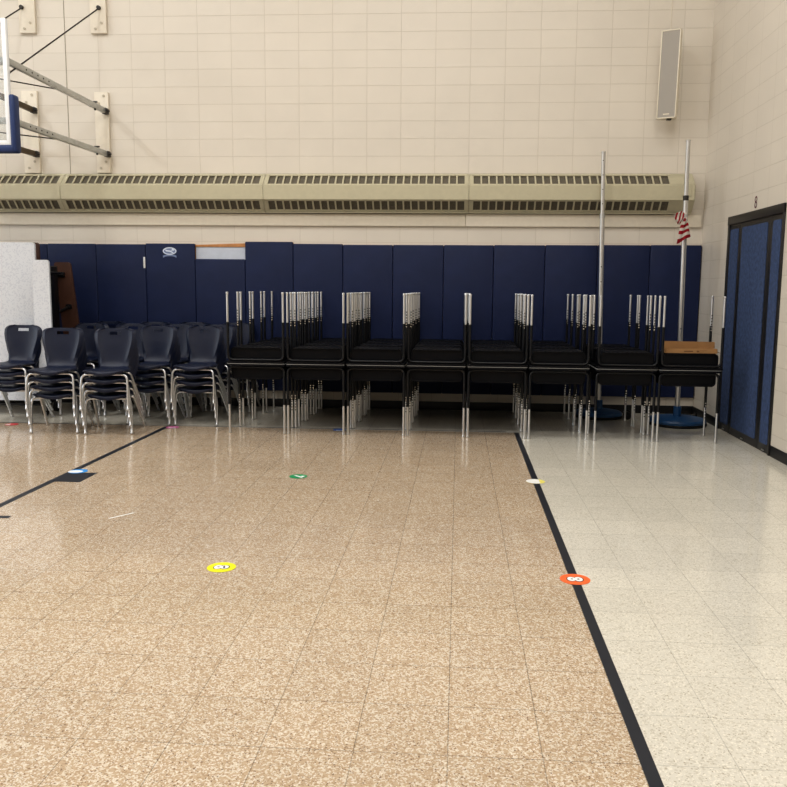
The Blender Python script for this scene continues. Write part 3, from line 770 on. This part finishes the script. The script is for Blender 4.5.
def spot(x, y, r, m, label, digit=None, rot=0., dm='spot_white', om='ink', size=.1, white=None, z=.0012):
    t = empty('floor_spot', (x, y, z)); tag(t, label, 'floor spot', 'round coloured floor spots')
    b = bmesh.new(); lathe(b, [(r, 0), (r, .0006)], seg=40); fin(b, 'disc', m, t, 0)
    if white:
        b = bmesh.new(); f = b.faces.new([b.verts.new((p[0], p[1], .0009)) for p in white]); o = fin(b, 'white_patch', M['spot_white'], t, 0); o['label'] = 'white patch'
    def discs(name, m_, zz, lst):
        bm_ = bmesh.new()
        for i_, (cx_, cy_, rx_, ry_) in enumerate(lst):
            bm_.faces.new([bm_.verts.new((cx_+rx_*math.cos(2*PI*k/24), cy_+ry_*math.sin(2*PI*k/24), zz+i_*.00002)) for k in range(24)])
        return fin(bm_, name, m_, t, 0)
    if digit in ('8', '9'):
        tail = (.017, .002, .022, .026) if digit == '9' else (.018, 0, .022, .031)
        discs('digit_outline', M[om], .0010, [(-.018, 0, .026, .034), (tail[0], tail[1], tail[2]+.005, tail[3]+.005)])
        discs('digit', M[dm], .0014, [(-.018, 0, .0215, .030), tail])
        if digit == '8': discs('digit_counter', M[om], .0018, [(-.016, 0, .0062, .0062), (.017, 0, .0062, .0062)])
        else: discs('digit_counter', M[om], .0018, [(-.016, 0, .0075, .005), (.012, .008, .004, .012), (.017, -.006, .004, .012)])
    elif digit:
        Rm = Matrix.Rotation(rot, 4, 'Z')
        if om != dm: text_obj('digit_outline', digit, size, M[om], Matrix.Translation((0, 0, .0010)) @ Rm, t, offset=.0105)
        text_obj('digit', digit, size, M[dm], Matrix.Translation((0, 0, .0014)) @ Rm, t, offset=.0065)
spot(-1.238, 4.06, .076, M['spot_yellow'], 'yellow floor spot with sideways white number on tan tiles', '9', PI/2, size=.09)
spot(.625, 4.048, .078, M['spot_orange'], 'orange floor spot with sideways white 8 on right tape line', '8', PI/2, size=.09)
spot(-1.243, 6.153, .070, M['spot_green'], 'green floor spot with a white number nearest the desks', '7', -PI/2-.3, size=.11, om='spot_white')
spot(-3.032, 6.145, .074, M['spot_blue'], 'blue floor spot on the black square tape patch', white=[(.005+.060*math.cos(2*PI*k/20)-.02, -.012+.045*math.sin(2*PI*k/20)) for k in range(20)])  # the white oval is glare painted onto the blue disc
spot(.622, 6.178, .074, M['spot_pale_yellow'], 'pale yellow and white floor spot on right tape line',
     white=[(-.074*math.sin(PI*k/14), .073*math.cos(PI*k/14)) for k in range(15)]+[(.03, -.064), (.03, .064)])  # white covers the left and middle of the disc
spot(-3.0, 8.21, .068, M['spot_pink'], 'pink floor spot at the far end of left tape line', white=[(-.03, -.05), (.045, -.05), (.045, -.02), (-.03, -.02)], z=.0022)
spot(-4.75, 8.19, .068, M['spot_redspot'], 'red floor spot at the left edge under the chairs', white=[(-.06, -.03), (.0, -.045), (.0, -.01), (-.05, 0)], z=.0022)
spot(-1.227, 8.265, .068, M['spot_navyspot'], 'blue floor spot between front desk legs', white=[(-.03, -.055), (.045, -.05), (.045, -.03), (-.03, -.02)], z=.0022)

# ------------------------------------------------------------------ light
def area(loc, rot, sx, sy, e, c):
    l = bpy.data.lights.new('lamp', 'AREA'); l.shape = 'RECTANGLE'; l.size = sx; l.size_y = sy; l.energy = e; l.color = c
    o = bpy.data.objects.new('area_lamp', l); COL.objects.link(o); o.location = loc; o.rotation_euler = rot
    return o
WARM = (1., 1., .985)
for x, k in ((-8.5, 1.25), (-4.6, 1.2), (-.9, 1.), (1.6, .62)):
    for y, e in ((-5., 36), (-1., 48), (2.6, 70), (6.2, 62)):
        area((x, y, 7.3), (0, 0, 0), .7, 1.2, e*k, WARM)
area((-11.6, 4.5, 2.8), (0, -PI/2, 0), 3.0, 7., 190, (.80, .90, 1.))  # soft cool side fill standing for daylight from unseen windows at left
w = bpy.data.worlds.new('room'); S.world = w; w.use_nodes = True
w.node_tree.nodes['Background'].inputs[0].default_value = (.9, .95, 1, 1); w.node_tree.nodes['Background'].inputs[1].default_value = .1

# ------------------------------------------------------------------ camera
yaw, pitch, roll, h = -.06425190571179153, .12548257647490382, -.009035215231305143, 1.488065
f = Vector((math.sin(yaw)*math.cos(pitch), math.cos(yaw)*math.cos(pitch), -math.sin(pitch)))
r = f.cross(Vector((0, 0, 1))).normalized(); dn = f.cross(r)
r2 = r*math.cos(roll)+dn*math.sin(roll); d2 = dn*math.cos(roll)-r*math.sin(roll)
cam = bpy.data.cameras.new('camera'); cam.sensor_width = 36; cam.lens = 803.28/787*36
cam.shift_x = (393.5-405.82)/787; cam.shift_y = (389.30-393.5)/787; cam.clip_start = .05
co = bpy.data.objects.new('camera', cam); COL.objects.link(co)
Mx = Matrix((r2, -d2, -f)).transposed().to_4x4(); Mx.translation = (0, 0, h); co.matrix_world = Mx
S.camera = co
S.view_settings.view_transform = 'Standard'
S.view_settings.exposure = 0.
try: S.view_settings.look = 'Medium High Contrast'
except TypeError: pass
